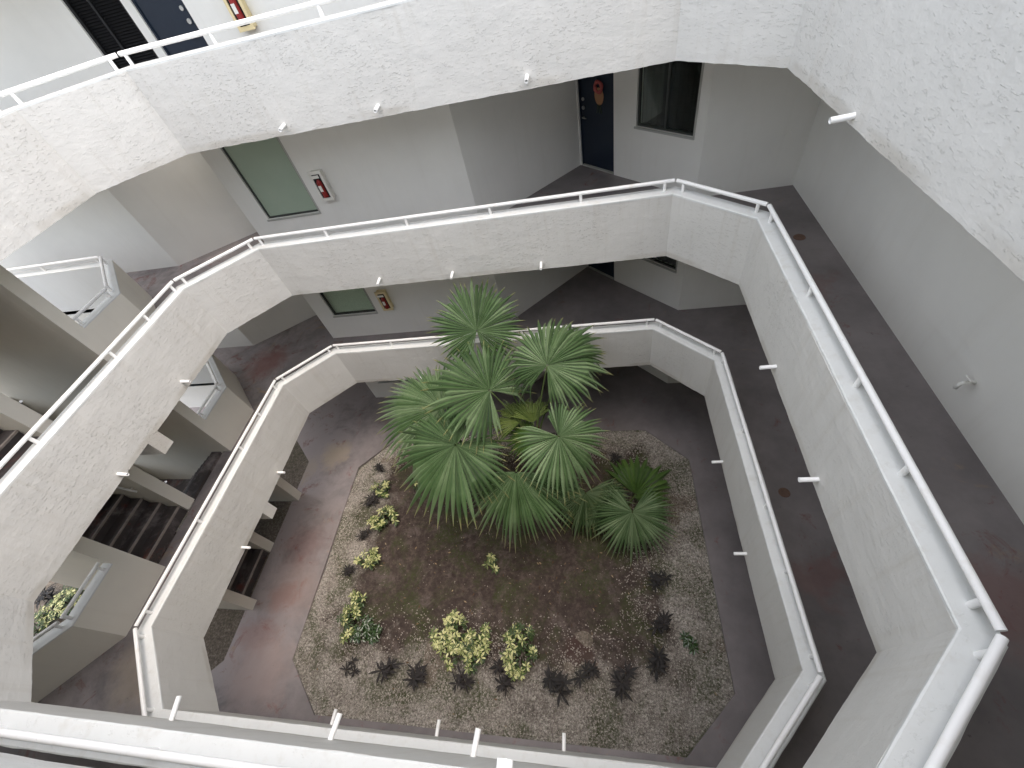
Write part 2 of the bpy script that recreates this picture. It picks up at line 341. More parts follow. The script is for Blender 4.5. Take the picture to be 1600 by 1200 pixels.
def ring_slab(name, outer, hole, z0, z1, mat):
    """plate with an octagonal opening"""
    import bmesh
    bm = bmesh.new()
    def loop(p):
        vs = [bm.verts.new((x, y, z1)) for x, y in p]
        return [bm.edges.new((vs[i], vs[(i + 1) % len(vs)])) for i in range(len(vs))]
    es = loop(outer) + (loop(hole) if hole else [])
    bmesh.ops.triangle_fill(bm, use_beauty=True, use_dissolve=False, edges=es)
    bm.normal_update()
    for f in bm.faces:
        if f.normal.z < 0: f.normal_flip()
    r = bmesh.ops.extrude_face_region(bm, geom=list(bm.faces), use_keep_orig=True)
    for v in [e for e in r['geom'] if isinstance(e, bmesh.types.BMVert)]: v.co.z = z0
    bmesh.ops.recalc_face_normals(bm, faces=list(bm.faces))
    me = bpy.data.meshes.new(name); bm.to_mesh(me); bm.free(); me.materials.append(mat); me.materials.append(M['ceiling'])
    for p in me.polygons: p.material_index = 1 if p.normal.z < -0.5 else 0
    return link(bpy.data.objects.new(name, me), None)
def outline(n):
    nw = NW.get(n, NW[1])
    wall = EAST + nw
    o = offset(wall, 0.17, closed=False)      # counter-clockwise: right = outside; plate runs under the walls
    return [(-12.5, o[0][1])] + o[1:-1] + [(-12.5, o[-1][1])] + WEST

# ------------------------------------------------------------------ ground and floors
gm = MB(); gm.add([(-600, -600, -0.07), (600, -600, -0.07), (600, 600, -0.07), (-600, 600, -0.07)], [(0, 1, 2, 3)])
tag(gm.build('ground', M['ground']), kind='structure')
tag(ring_slab('ground_walkway', outline(1), OCT[1], -0.12, 0.0, M['walk']), kind='structure')
for n in (2, 3, 4):
    tag(ring_slab('gallery_floor', outline(n), out(OCT[n], 0.10), FZ[n] - 0.085, FZ[n], M['floor']), kind='structure')
# planting bed: gently uneven soil sheet inside the octagon, tone = how much gravel lies there (more towards the edge)
def inside(p, poly, m=0.0):
    d = 1e9
    for i in range(8):
        a = Vector(poly[i]); b = Vector(poly[(i + 1) % 8]); t = (b - a).normalized()
        d = min(d, (Vector(p) - a).dot(Vector((t.y, -t.x))))
    return d
def bed():
    m = MB(); P = out(OCT[1], 0.03); st = 0.09
    nx, ny = 101, 74; idx = {}
    for j in range(ny):
        for i in range(nx):
            x, y = -5.02 + i * st, -0.38 + j * st
            d = inside((x, y), P)
            z = -0.045 + 0.05 * noise.noise((x * 0.6, y * 0.6, 1)) + 0.022 * noise.noise((x * 2.5, y * 2.5, 4))
            z = min(z, -0.012) if d < 0.25 else z
            e = max(0.0, 1 - max(0, d) / 1.25)
            ss = lambda t: max(0.0, min(1.0, t)) ** 1.5
            e = max(e, 0.70 * ss((2.1 - y) / 1.6), 0.80 * ss((x - 1.7) / 1.6), 0.6 * ss((-2.9 - x) / 1.2))
            idx[i, j] = (len(m.v), d); m.v.append((x, y, z)); m.att.append(0.02 + e * 0.95)
    for j in range(ny - 1):
        for i in range(nx - 1):
            q = [idx[i, j], idx[i + 1, j], idx[i + 1, j + 1], idx[i, j + 1]]
            if max(k[1] for k in q) > -0.04:
                m.f.append([k[0] for k in q]); m.sm.append(True); m.mi.append(0)
    return m
tag(bed().build('planting_bed', M['soil']), kind='structure')
def gravel():
    m = MB(); r = random.Random(3); k = 0
    while k < 30000:
        x = r.uniform(-4.9, 3.9); y = r.uniform(-0.27, 6.1); d = inside((x, y), OCT[1])
        if d < 0.03: continue
        e = max(0.0, 1 - d / 1.15); e = max(e, 0.6 * max(0, min(1, (2.1 - y) / 1.6)), 0.7 * max(0, min(1, (x - 1.7) / 1.6)), 0.08)
        if r.random() > 0.006 + max(0, e - .1) * (0.35 + 0.9 * max(0, noise.noise((x * 1.3, y * 1.3, 9)) + 0.4)): continue
        s = r.uniform(0.006, 0.019) * (1 if e > .15 else .75); z = -0.045 + 0.05 * noise.noise((x * 0.6, y * 0.6, 1)) + 0.022 * noise.noise((x * 2.5, y * 2.5, 4))
        if d < 0.25: z = min(z, -0.012)
        a = r.uniform(0, 6.28); ca, sa = math.cos(a), math.sin(a)
        pts = [(s * r.uniform(.7, 1.4), 0, 0), (0, s * r.uniform(.6, 1), 0), (-s * r.uniform(.7, 1.4), 0, 0), (0, -s * r.uniform(.6, 1), 0), (0, 0, s * .8), (0, 0, -s * .5)]
        m.add([(x + px * ca - py * sa, y + px * sa + py * ca, z + pz + s * .25) for px, py, pz in pts], [(0, 1, 4), (1, 2, 4), (2, 3, 4), (3, 0, 4), (1, 0, 5), (2, 1, 5), (3, 2, 5), (0, 3, 5)])
        k += 1
    return m
tag(gravel().build('gravel', M['stone']), 'loose pale gravel scattered over the planting bed', 'gravel', kind='stuff')

def litter():
    m = MB(); r = random.Random(17); k = 0
    while k < 450:
        x = r.gauss(0.0, 2.2); y = r.gauss(2.9, 1.6); d = inside((x, y), OCT[1])
        if d < 0.08: continue
        z = -0.035 + 0.05 * noise.noise((x * 0.6, y * 0.6, 1)) + 0.022 * noise.noise((x * 2.5, y * 2.5, 4)); a = r.uniform(0, 6.28); L = r.uniform(.015, .045); w = L * r.uniform(.15, .4)
        c_, s_ = math.cos(a), math.sin(a); t = r.random()
        m.add([(x - c_ * L, y - s_ * L, z), (x - s_ * w, y + c_ * w, z + r.uniform(.004, .02)), (x + c_ * L, y + s_ * L, z + r.uniform(0, .015)), (x + s_ * w, y - c_ * w, z + .002)], [(0, 1, 2), (0, 2, 3)], False, [t + .001] * 4); k += 1
    return m
tag(litter().build('leaf_litter', M['litter']), 'dry brown leaf bits lying on the soil', 'leaf litter', kind='stuff')

# ------------------------------------------------------------------ parapets round the court
def panel(p0, p1, q0, q1, z0, z1, seed, res=0.055, rough=0.0035):
    """one length of parapet: rough inner face p, plain outer face q, slightly ragged lower arris"""
    m = MB(); p0, p1, q0, q1 = (Vector((*p, 0)) for p in (p0, p1, q0, q1)); L = (p1 - p0).length
    nu = max(4, int(L / res)); nv = max(3, int((z1 - z0) / res)); t = (p1 - p0).normalized(); nrm = Vector((t.y, -t.x, 0))
    for j in range(nv + 1):
        for i in range(nu + 1):
            u = i / nu; z = z0 + (z1 - z0) * j / nv; b = p0.lerp(p1, u)
            k = noise.noise((b.x * 5 + seed, b.y * 5, z * 5)) * rough + noise.noise((b.x * 1.2, b.y * 1.2 + seed, z)) * rough * 1.6
            if i in (0, nu): k = 0
            zz = z + (noise.noise((b.x * 14, b.y * 14, seed)) * 0.006 + noise.noise((b.x * 3.1, b.y * 3.1, seed + 5)) * 0.006 if j == 0 and 0 < i < nu else 0)
            m.v.append(tuple(b + nrm * k + Vector((0, 0, zz)))); m.att.append(0.0)
    W = nu + 1
    for j in range(nv):
        for i in range(nu): m.f.append([j * W + i + 1, j * W + i, (j + 1) * W + i, (j + 1) * W + i + 1]); m.sm.append(True); m.mi.append(0)
    lo = len(m.v); m.v += [m.v[i] for i in range(W)] + [m.v[nv * W + i] for i in range(W)]; m.att += [0.0] * (2 * W)
    ob = len(m.v)
    for z in (z0, z1):
        for i in range(nu + 1): b = q0.lerp(q1, i / nu); m.v.append((b.x, b.y, z)); m.att.append(0.0)
    T = nv * W
    for i in range(nu):
        m.f.append([lo + i, lo + i + 1, ob + i + 1, ob + i]); m.f.append([lo + W + i + 1, lo + W + i, ob + W + i, ob + W + i + 1])
        m.f.append([ob + i, ob + i + 1, ob + W + i + 1, ob + W + i]); m.sm += [False] * 3; m.mi += [0] * 3
    return m
def cap_piece(p0, p1, q0, q1, z0, z1, seed):
    m = MB(); p0, p1, q0, q1 = (Vector((*p, 0)) for p in (p0, p1, q0, q1)); nu = max(3, int((p1 - p0).length / 0.07))
    for i in range(nu + 1):
        u = i / nu; a = p0.lerp(p1, u); b = q0.lerp(q1, u); k = 0 if i in (0, nu) else 1
        d = (b - a).normalized(); j1 = noise.noise((a.x * 6, a.y * 6, seed)) * 0.0035 * k; j2 = noise.noise((b.x * 6, b.y * 6, seed + 3)) * 0.006 * k
        zz = noise.noise((a.x * 3, a.y * 3, seed + 8)) * 0.003 * k
        c1, c2 = a.lerp(b, 0.05), a.lerp(b, 0.95)
        for pt, z in ((a - d * j1, z0), (a - d * j1, z1 - 0.009), (c1, z1 + zz), (c2, z1 + zz), (b + d * j2, z1 - 0.009), (b + d * j2, z0)): m.v.append((pt.x, pt.y, z)); m.att.append(0.0)
    for i in range(nu):
        for k in range(5): m.f.append([i * 6 + k, i * 6 + k + 1, i * 6 + 6 + k + 1, i * 6 + 6 + k]); m.sm.append(False); m.mi.append(0)
    m.f += [[5, 4, 3, 2, 1, 0], [nu * 6 + k for k in range(6)]]; m.sm += [False] * 2; m.mi += [0] * 2
    return m
RR = 0.027
def rail_piece(parent, a, b, zc, stations, trim=(0.02, 0.02)):
    """tubular handrail from a to b with its short posts; stations are distances from a"""
    a, b = Vector((*a, zc + 0.135)), Vector((*b, zc + 0.135)); d = (b - a).normalized(); L = (b - a).length
    r = MB().tube(a + d * trim[0], b - d * trim[1], RR, n=18).build('handrail', M['rail'], parent)
    for s in stations:
        if not 0.04 < s < L - 0.04: continue
        p = a + d * s
        MB().tube((p.x, p.y, zc - 0.01), (p.x, p.y, zc + 0.115), 0.0235, n=12).build('post', M['rail'], r)
    return r
def drain(parent, p, d, ln=0.17, r=0.024):
    """short open pipe through the parapet"""
    p = Vector(p); d = Vector(d).normalized(); m = MB(); e = p + d * ln - Vector((0, 0, 0.012)); b = p - d * 0.06
    n = 14; ax = (e - b).normalized(); a = ax.orthogonal().normalized(); c = ax.cross(a)
    ring = [a * math.cos(2 * math.pi * i / n) + c * math.sin(2 * math.pi * i / n) for i in range(n)]
    vs = [b + q * r for q in ring] + [e + q * r for q in ring] + [e + q * r * .74 for q in ring] + [e - ax * .1 + q * r * .74 for q in ring]
    fs = [(k * n + i, k * n + (i + 1) % n, (k + 1) * n + (i + 1) % n, (k + 1) * n + i) for k in range(3) for i in range(n)] + [tuple(3 * n + i for i in range(n))]
    m.add(vs, fs, False); m.sm = [True] * n + [False] * n + [True] * n + [False]
    return m.build('drain_pipe', M['rail'], parent)
DRAINS = {
 4: [((-2.222, 6.12, 8.13), (0, -1, 0)), ((-0.803, 6.115, 8.137), (0, -1, 0)), ((1.181, 6.10, 8.141), (0, -1, 0)), ((3.865, 3.797, 8.07), (-1, 0, 0)), ((1.50, -0.292, 8.12), (0, 1, 0)), ((-4.915, 2.2, 8.12), (1, 0, 0))],
 3: [((-2.03, 6.145, 5.47), (0, -1, 0)), ((-0.613, 6.14, 5.44), (0, -1, 0)), ((0.989, 6.137, 5.437), (0, -1, 0)), ((3.92, 3.519, 5.452), (-1, 0, 0)), ((3.905, 2.064, 5.43), (-1, 0, 0)),
     ((-2.165, -0.29, 5.45), (-.25, 1, 0)), ((-0.534, -0.285, 5.448), (.1, 1, 0)), ((0.709, -0.281, 5.42), (.1, 1, 0)), ((-4.955, 2.235, 5.40), (1, -.05, 0)), ((-4.95, 3.89, 5.46), (1, 0, 0))],
 2: [((-2.178, 6.105, 2.78), (0, -1, 0)), ((3.87, 3.737, 2.70), (-1, 0, 0)), ((3.87, 2.186, 2.73), (-1, 0, 0)), ((-2.081, -0.30, 2.72), (0, 1, 0)), ((-0.526, -0.29, 2.70), (0, 1, 0)),
     ((1.171, -0.283, 2.69), (0, 1, 0)), ((-4.91, 3.632, 2.71), (1, 0, 0)), ((-4.915, 2.078, 2.702), (1, 0, 0))]}
for n in (2, 3, 4):
    O = OCT[n]; Q = out(O, 0.205); RL = out(O, 0.118); z0 = ZB + (n - 2) * H; z1 = ZT + (n - 2) * H
    E_ = empty('court_parapet', (0, 0, z0))
    tag(E_, 'white stucco parapet with tubular rail of the %s round the court' % GAL[n], 'parapet', 'octagonal parapets round the court')
    for i in range(8):
        j = (i + 1) % 8
        panel(O[i], O[j], Q[i], Q[j], z0, z1 - 0.03, n * 10 + i).build('panel', M['fascia'], E_)
        cap_piece(O[i], O[j], Q[i], Q[j], z1 - 0.03, z1, n * 7 + i).build('cap', M['cap'], E_)
        L = (Vector(RL[j]) - Vector(RL[i])).length
        far = [0.09] + [x + 4.02 for x in (-2.62, -1.12, 0.315, 1.746)] + [L - 0.15]
        st = {0: far, 2: [L - (y - 0.58) for y in (0.76, 1.65, 2.49, 3.70, 5.13)], 4: far, 6: [y - 0.52 for y in (0.74, 2.15, 3.60, 4.385, 5.10)]}.get(i, [0.13, L - 0.13])
        rail_piece(E_, RL[i], RL[j], z1, st)
    for p, d in DRAINS[n]: drain(E_, p, d)
# unseen roof over the top gallery's outer half, added to dim its walls
tag(ring_slab('added_shade_roof', outline(4), out(OCT[5], 0.55), 10.72, 10.84, M['ceiling']), kind='structure')

# ------------------------------------------------------------------ parapets of the open west landings
def west_parapet(n, chain, stations, label):
    z0 = FZ[n] - 0.10; z1 = FZ[n] + 0.964
    E_ = empty('landing_parapet', (chain[1][0], chain[1][1], z0)); tag(E_, label, 'parapet', 'parapets of the open landings by the stair')
    q = offset(chain, -0.2, closed=False) if chain[0][1] > 3 else offset(chain, 0.2, closed=False)
    rl = offset(chain, -0.1, closed=False) if chain[0][1] > 3 else offset(chain, 0.1, closed=False)
    fl = chain[0][1] < 3
    for i in range(3):
        a, b, c, d = chain[i], chain[i + 1], q[i], q[i + 1]
        if not fl: a, b, c, d = b, a, d, c
        m = MB(); m.prism([a, b, d, c] if not fl else [a, b, d, c], z0, z1 - 0.025); m.build('panel', M['stairwall'] if i < 2 else M['skylit_wall'], E_)
        cap_piece(a, b, c, d, z1 - 0.025, z1, n + i).build('cap', M['cap'], E_)
        rail_piece(E_, rl[i], rl[i + 1], z1, stations[i], (0.03, 0.03))
for n in (2, 3, 4):
    w = {2: 'lowest gallery', 3: 'middle gallery', 4: 'uppermost gallery'}[n]
    west_parapet(n, [(-6.4, 4.40), (-6.4, 5.30), (-7.6, 6.50), (-12.5, 6.50)], ([0.1, 0.78], [0.12, 1.5], [0.15, 1.6, 3.1]), 'cream parapet with rail beyond the stair on the %s, far side' % w)
    west_parapet(n, [(-6.4, 1.46), (-6.4, 0.53), (-7.6, -0.67), (-12.5, -0.67)], ([0.1, 0.83], [0.1, 0.55, 1.5], [0.15, 1.6, 3.1]), 'cream parapet with rail before the stair on the %s, near side' % w)

# ------------------------------------------------------------------ walls, doors and windows, storey by storey
def wall(parent, A, B, z0, z1, holes=(), th=0.16, mat='wall'):
    """plastered wall from A to B; thickness to the right of travel (outside); holes = (s0, s1, z0, z1)"""
    A, B = Vector((*A, 0)), Vector((*B, 0)); t = (B - A).normalized(); L = (B - A).length; nr = Vector((t.y, -t.x, 0))
    us = sorted({0, L, *[h[0] for h in holes], *[h[1] for h in holes]}); zs = sorted({z0, z1, *[h[2] for h in holes], *[h[3] for h in holes]})
    solid = lambda i, j: 0 <= i < len(us) - 1 and 0 <= j < len(zs) - 1 and not any(h[0] - 1e-6 <= us[i] and us[i + 1] <= h[1] + 1e-6 and h[2] - 1e-6 <= zs[j] and zs[j + 1] <= h[3] + 1e-6 for h in holes)
    m = MB(); P = lambda u, z, k: A + t * u + nr * (th * k) + Vector((0, 0, z))
    for i in range(len(us) - 1):
        for j in range(len(zs) - 1):
            if not solid(i, j): continue
            a, b, c, d = us[i], us[i + 1], zs[j], zs[j + 1]
            m.add([P(a, c, 0), P(a, d, 0), P(b, d, 0), P(b, c, 0)], [(0, 1, 2, 3)]); m.add([P(a, c, 1), P(b, c, 1), P(b, d, 1), P(a, d, 1)], [(0, 1, 2, 3)])
            for (di, dj, q) in ((-1, 0, ((a, c), (a, d))), (1, 0, ((b, d), (b, c))), (0, -1, ((b, c), (a, c))), (0, 1, ((a, d), (b, d)))):
                if not solid(i + di, j + dj):
                    (u0, w0), (u1, w1) = q; m.add([P(u0, w0, 0), P(u0, w0, 1), P(u1, w1, 1), P(u1, w1, 0)], [(0, 1, 2, 3)])
    return m.build('wall', M[mat], parent)
def frame_on(A, B):
    A, B = Vector((*A, 0)), Vector((*B, 0)); t = (B - A).normalized(); nr = Vector((t.y, -t.x, 0))
    return lambda u, d, z: A + t * u + nr * d + Vector((0, 0, z)), t, nr
def bar(m, P, t, nr, u0, u1, d0, d1, z0, z1):
    m.obox(P((u0 + u1) / 2, (d0 + d1) / 2, (z0 + z1) / 2), t * (abs(u1 - u0) / 2), nr * (abs(d1 - d0) / 2), Vector((0, 0, abs(z1 - z0) / 2)))
def window(parent, A, B, u0, u1, z0, z1, style):
    P, t, nr = frame_on(A, B); fm = M['alu'] if style != 'dark' else M['darkframe']
    fw = 0.035
    m = MB(); e = 0.002
    bar(m, P, t, nr, u0 + e, u0 + fw, 0.035, 0.085, z0 + e, z1 - e); bar(m, P, t, nr, u1 - fw, u1 - e, 0.035, 0.085, z0 + e, z1 - e)
    bar(m, P, t, nr, u0 + fw, u1 - fw, 0.035, 0.085, z0 + e, z0 + fw); bar(m, P, t, nr, u0 + fw, u1 - fw, 0.035, 0.085, z1 - fw, z1 - e)
    um = (u0 + u1) / 2
    if style == 'dark': bar(m, P, t, nr, um - 0.02, um + 0.02, 0.04, 0.08, z0 + fw, z1 - fw)
    w = m.build('window', M['darkframe'], parent)
    m = MB(); bar(m, P, t, nr, u0 + fw, u1 - fw, 0.057, 0.062, z0 + fw, z1 - fw); m.build('pane', M['frosted'] if style == 'frost' else M['glass'], w)
    m = MB(); bar(m, P, t, nr, u0 - 0.03, u1 + 0.03, -0.022, 0.034, z0 - 0.035, z0 - 0.003); bar(m, P, t, nr, u0 - 0.03, u0 - 0.003, -0.014, 0.034, z0, z1); 
    m.build('sill', M['alu'], w)
    m = MB(); ca = []
    if style == 'blind':
        zz = z0 + fw + 0.01
        while zz < z1 - 0.05:
            c = P(um, 0.105, zz + 0.02); m.obox(c, t * ((u1 - u0) / 2 - 0.045), nr * 0.008 + Vector((0, 0, 0.020)), (nr * -0.0008 + Vector((0, 0, 0.0004)))); zz += 0.04
        o = m.build('blind', M['blind'], w); o['kind'] = 'stuff'
    elif style == 'dark':
        k = 40; vs = []
        for i in range(k + 1):
            u = u0 + 0.04 + (u1 - u0 - 0.08) * i / k; d = 0.115 + 0.018 * math.sin(i * 1.35) + 0.006 * math.sin(i * 0.7 + 1)
            vs += [P(u, d, z0 + 0.03), P(u, d, z1 - 0.03)]
        m.add(vs, [(2 * i, 2 * i + 1, 2 * i + 3, 2 * i + 2) for i in range(k)], True); m.build('curtain', M['curtain'], w)
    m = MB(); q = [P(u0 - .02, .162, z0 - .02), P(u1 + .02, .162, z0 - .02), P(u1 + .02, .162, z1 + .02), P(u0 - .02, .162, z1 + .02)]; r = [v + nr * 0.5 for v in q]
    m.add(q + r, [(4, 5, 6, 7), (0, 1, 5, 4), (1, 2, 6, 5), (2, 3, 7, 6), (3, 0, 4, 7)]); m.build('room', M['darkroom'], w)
    return w
def door(parent, A, B, u0, u1, z0, z1, lock_left=True, label=None):
    P, t, nr = frame_on(A, B); m = MB()
    bar(m, P, t, nr, u0 + 0.035, u1 - 0.035, 0.05, 0.095, z0 + 0.03, z1 - 0.035); d = m.build('door', M['navy'], parent)
    if label: d['label'] = label
    m = MB()
    for a, b, c, e in ((u0 + .002, u0 + 0.033, z0 + .002, z1 - .002), (u1 - 0.033, u1 - .002, z0 + .002, z1 - .002), (u0 + 0.033, u1 - 0.033, z1 - 0.033, z1 - .002)): bar(m, P, t, nr, a, b, 0.03, 0.12, c, e)
    m.build('frame', M['navy'], d)
    m = MB(); bar(m, P, t, nr, u0 + 0.034, u1 - 0.034, 0.0, 0.12, z0 + 0.001, z0 + 0.026); m.build('threshold', M['alu'], d)
    ul = u1 - 0.10 if lock_left else u0 + 0.10
    for dz, r in ((1.28, 0.03), (1.13, 0.034)):
        m = MB().tube(P(ul, 0.052, z0 + dz), P(ul, 0.03, z0 + dz), r, n=16); m.build('lock', M['metal'], d)
    m = MB().tube(P(ul, 0.05, z0 + 0.96), P(ul, 0.0, z0 + 0.96), 0.012, n=10); m.tube(P(ul, 0.005, z0 + 0.96), P(ul + (-.1 if lock_left else .1), 0.005, z0 + 0.955), 0.011, n=10)
    m.build('handle', M['metal'], d)
    return d
for n in (1, 2, 3, 4):
    z0 = FZ[n]; z1 = FZ[n + 1] - 0.086 if n < 4 else 10.715
    E_ = empty('apartment_storey', (0, 7.8, z0))
    tag(E_, {1: 'shaded ground-floor apartment walls behind the palm', 2: 'grey-beige apartment walls of the lowest gallery, louvred window half hidden', 3: 'grey-beige apartment walls of the middle gallery, with green window and navy door',
             4: 'apartment walls of the uppermost gallery, navy door at top left'}[n], 'building', 'apartment walls round the galleries')
    pts = EAST + NW.get(n, NW[1])
    for i in range(len(pts) - 1):
        A, B = pts[i], pts[i + 1]; L = (Vector(A) - Vector(B)).length; holes = []; todo = []
        if i == 3:      # diagonal wall with a window (towards the door recess)
            h = (0.20, 1.37, z0 + 1.0, z0 + 2.25); holes.append(h); todo.append(('w', h, 'dark'))
        if i == 4:
            h = (0.03, L - 0.03, z0, z0 + 2.08); holes.append(h); todo.append(('d', h))
        if i == 6:
            if n < 4:
                h = (-0.30 + 3.51, -0.30 + 4.70, z0 + 0.75, z0 + 2.2); holes.append(h); todo.append(('w', h, 'frost' if n == 3 else 'blind'))
            else:
                h = (-0.30 + 3.76, -0.30 + 4.55, z0, z0 + 2.08); holes.append(h); todo.append(('D', h))
                h = (-0.30 + 4.70, -0.30 + 5.61, z0, z0 + 2.20); holes.append(h); todo.append(('s', h))
        wall(E_, A, B, z0, z1, holes)
        for k in todo:
            h = k[1]
            if k[0] == 'w': window(E_, A, B, *h, k[2])
            elif k[0] == 'd': door(E_, A, B, *h, True, 'navy front door in the diagonal recess' if n == 3 else None)
            elif k[0] == 'D': door(E_, A, B, *h, False, 'navy front door with three locks')
            else:
                P, t, nr = frame_on(A, B); u0, u1, a, b = h; m = MB()
                for q in ((u0 + .002, u0 + .05, a + .002, b - .002), (u1 - .05, u1 - .002, a + .002, b - .002), (u0 + .05, u1 - .05, b - .05, b - .002), (u0 + .05, u1 - .05, a + .002, a + .08), (u0 + .5, u0 + .54, a + .08, b - .05)): bar(m, P, t, nr, q[0], q[1], .03, .08, q[2], q[3])
                sd_ = m.build('screen_door', M['black'], E_)
                m = MB(); zz = a + .1
                while zz < b - .06:
                    m.obox(P((u0 + u1) / 2, .075, zz), t * ((u1 - u0) / 2 - .055), nr * .012 + Vector((0, 0, .012)), nr * -.002 + Vector((0, 0, .002))); zz += .035
                o = m.build('louvre', M['black'], sd_); o['kind'] = 'stuff'
                m = MB(); bar(m, P, t, nr, u0 + .12, u0 + .20, .024, .029, a + .70, a + .78); m.build('sticker', M['white'], sd_)
                m = MB(); bar(m, P, t, nr, u0 + .003, u1 - .003, .12, .155, a + .003, b - .003); m.build('backing', M['darkroom'], sd_)

# ------------------------------------------------------------------ stairs between the galleries
RISE, RUN = H / 14, 0.265
for n in (1, 2, 3):
    zf = FZ[n]; E_ = empty('staircase', (-6.6, 2.9, zf))
    tag(E_, {1: 'concrete stair rising from the ground walk between cream walls', 2: 'dark stair leaving the lowest gallery between cream walls', 3: 'stair leaving the middle gallery at the left edge'}[n], 'stairs', 'stairs at the open west side')
    for k in range(7):
        x1 = -6.68 - RUN * k; zt = zf + RISE * (k + 1)
        if k < 6:
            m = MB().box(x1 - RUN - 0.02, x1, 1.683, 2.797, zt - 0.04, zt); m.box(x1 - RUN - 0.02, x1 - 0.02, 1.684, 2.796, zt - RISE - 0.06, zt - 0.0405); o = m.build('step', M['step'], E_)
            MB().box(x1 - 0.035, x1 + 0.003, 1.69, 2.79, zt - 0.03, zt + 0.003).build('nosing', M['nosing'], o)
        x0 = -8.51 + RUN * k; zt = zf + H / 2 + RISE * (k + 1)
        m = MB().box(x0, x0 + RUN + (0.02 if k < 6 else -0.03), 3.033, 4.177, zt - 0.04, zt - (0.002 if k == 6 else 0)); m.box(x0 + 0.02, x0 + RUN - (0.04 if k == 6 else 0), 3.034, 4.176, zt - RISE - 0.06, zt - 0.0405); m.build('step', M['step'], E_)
    MB().box(-9.75, -8.272, 1.684, 2.913, zf + H / 2 - 0.15, zf + H / 2).box(-9.75, -8.512, 2.9135, 4.176, zf + H / 2 - 0.15, zf + H / 2).build('landing', M['step'], E_)
    top = zf + H - 0.087
    MB().box(-9.95, -6.603, 4.18, 4.40, zf if n > 1 else -0.06, zf + H - 0.001).box(-6.602, -6.40, 4.18, 4.40, zf, top).build('shaft_wall', M['stairwall'], E_)
    MB().box(-9.95, -6.603, 1.46, 1.68, zf if n > 1 else -0.06, zf + H - 0.001).box(-6.602, -6.40, 1.46, 1.68, zf, top).build('shaft_wall', M['stairwall'], E_)
    MB().box(-8.50, -6.622, 2.80, 3.03, zf if n > 1 else -0.06, zf + H - 0.43).box(-8.50, -6.622, 2.80, 3.03, zf + H - 0.429, zf + H - 0.09).build('dividing_wall', M['stairwall'], E_)
    MB().box(-9.95, -9.76, 1.685, 4.175, zf + H / 2 - 0.15, zf + H / 2 + 0.95).build('landing_wall', M['stairwall'], E_)
    xf = {1: -4.915, 2: -4.952, 3: -4.925}[n]
    MB().box(-6.62, xf, 2.79, 3.02, zf + H - 0.425, zf + H - 0.09).build('beam', M['fascia'], E_)
    r = MB().tube((-6.85, 2.745, zf + 1.0), (-8.3, 2.745, zf + 1.0 + 1.45 * RISE / RUN), 0.02, n=10).build('handrail', M['rail'], E_)
    for x in (-6.95, -8.1): MB().tube((x, 2.80, zf + 0.97 - (x + 6.85) * RISE / RUN), (x, 2.745, zf + 1.0 - (x + 6.85) * RISE / RUN), 0.01, n=8).build('bracket', M['rail'], r)
    if n > 1:
        r = MB().tube((-6.70, 3.085, zf + 0.72), (-8.3, 3.085, zf + 0.72 - 1.6 * RISE / RUN), 0.02, n=10).build('handrail', M['metal'], E_)
        for x in (-6.74, -7.6): MB().tube((x, 3.03, zf + 0.68 + (x + 6.7) * RISE / RUN), (x, 3.085, zf + 0.72 + (x + 6.7) * RISE / RUN), 0.012, n=8).build('bracket', M['metal'], r)

# ------------------------------------------------------------------ small fittings
def cabinet(x, z, body, label):
    E_ = empty('extinguisher_cabinet', (x, 7.66, z)); tag(E_, label, 'fire cabinet', 'fire extinguisher cabinets on the gallery walls')
    y0 = 7.655; y1 = 7.53
    m = MB().box(x - .11, x + .11, y1 + .02, y0, z - .26, z + .26); m.build('body', body, E_)
    m = MB()
    for a, b, c, d in ((-.13, -.085, -.28, .28), (.085, .13, -.28, .28), (-.085, .085, .225, .28), (-.085, .085, -.28, -.225)): m.box(x + a, x + b, y1 - .006, y1 + .0195, z + c, z + d)
    m.build('front_frame', body, E_)
    MB().box(x - .084, x + .084, y1 + .012, y1 + .0195, z - .224, z + .224).build('backing', M['black'], E_)
    e = MB().tube((x, y1 + .005, z - .20), (x, y1 + .005, z + .08), 0.05, n=16).tube((x, y1 + .005, z + .08), (x, y1 + .005, z + .13), 0.05, 0.018).build('extinguisher', M['red'], E_)
    MB().tube((x, y1 + .005, z + .13), (x, y1 + .005, z + .19), 0.016).box(x - .05, x + .05, y1 - .004, y1 + .01, z + .17, z + .185).build('valve', M['black'], e)
    MB().box(x - .03, x + .03, y1 - .047, y1 - .044, z - .08, z + .03).build('tag', M['white'], e)
    MB().box(x - .084, x + .084, y1 - .052, y1 - .049, z + .17, z + .2245).build('title_strip', M['white'], E_)
cabinet(-2.93, 9.27, M['cream'], 'yellowed fire extinguisher cabinet above the uppermost rail')
cabinet(-3.10, 6.68, M['white'], 'white fire extinguisher cabinet beside the green window')
cabinet(-3.08, 3.86, M['cream'], 'cream fire extinguisher cabinet beside the louvred window below')
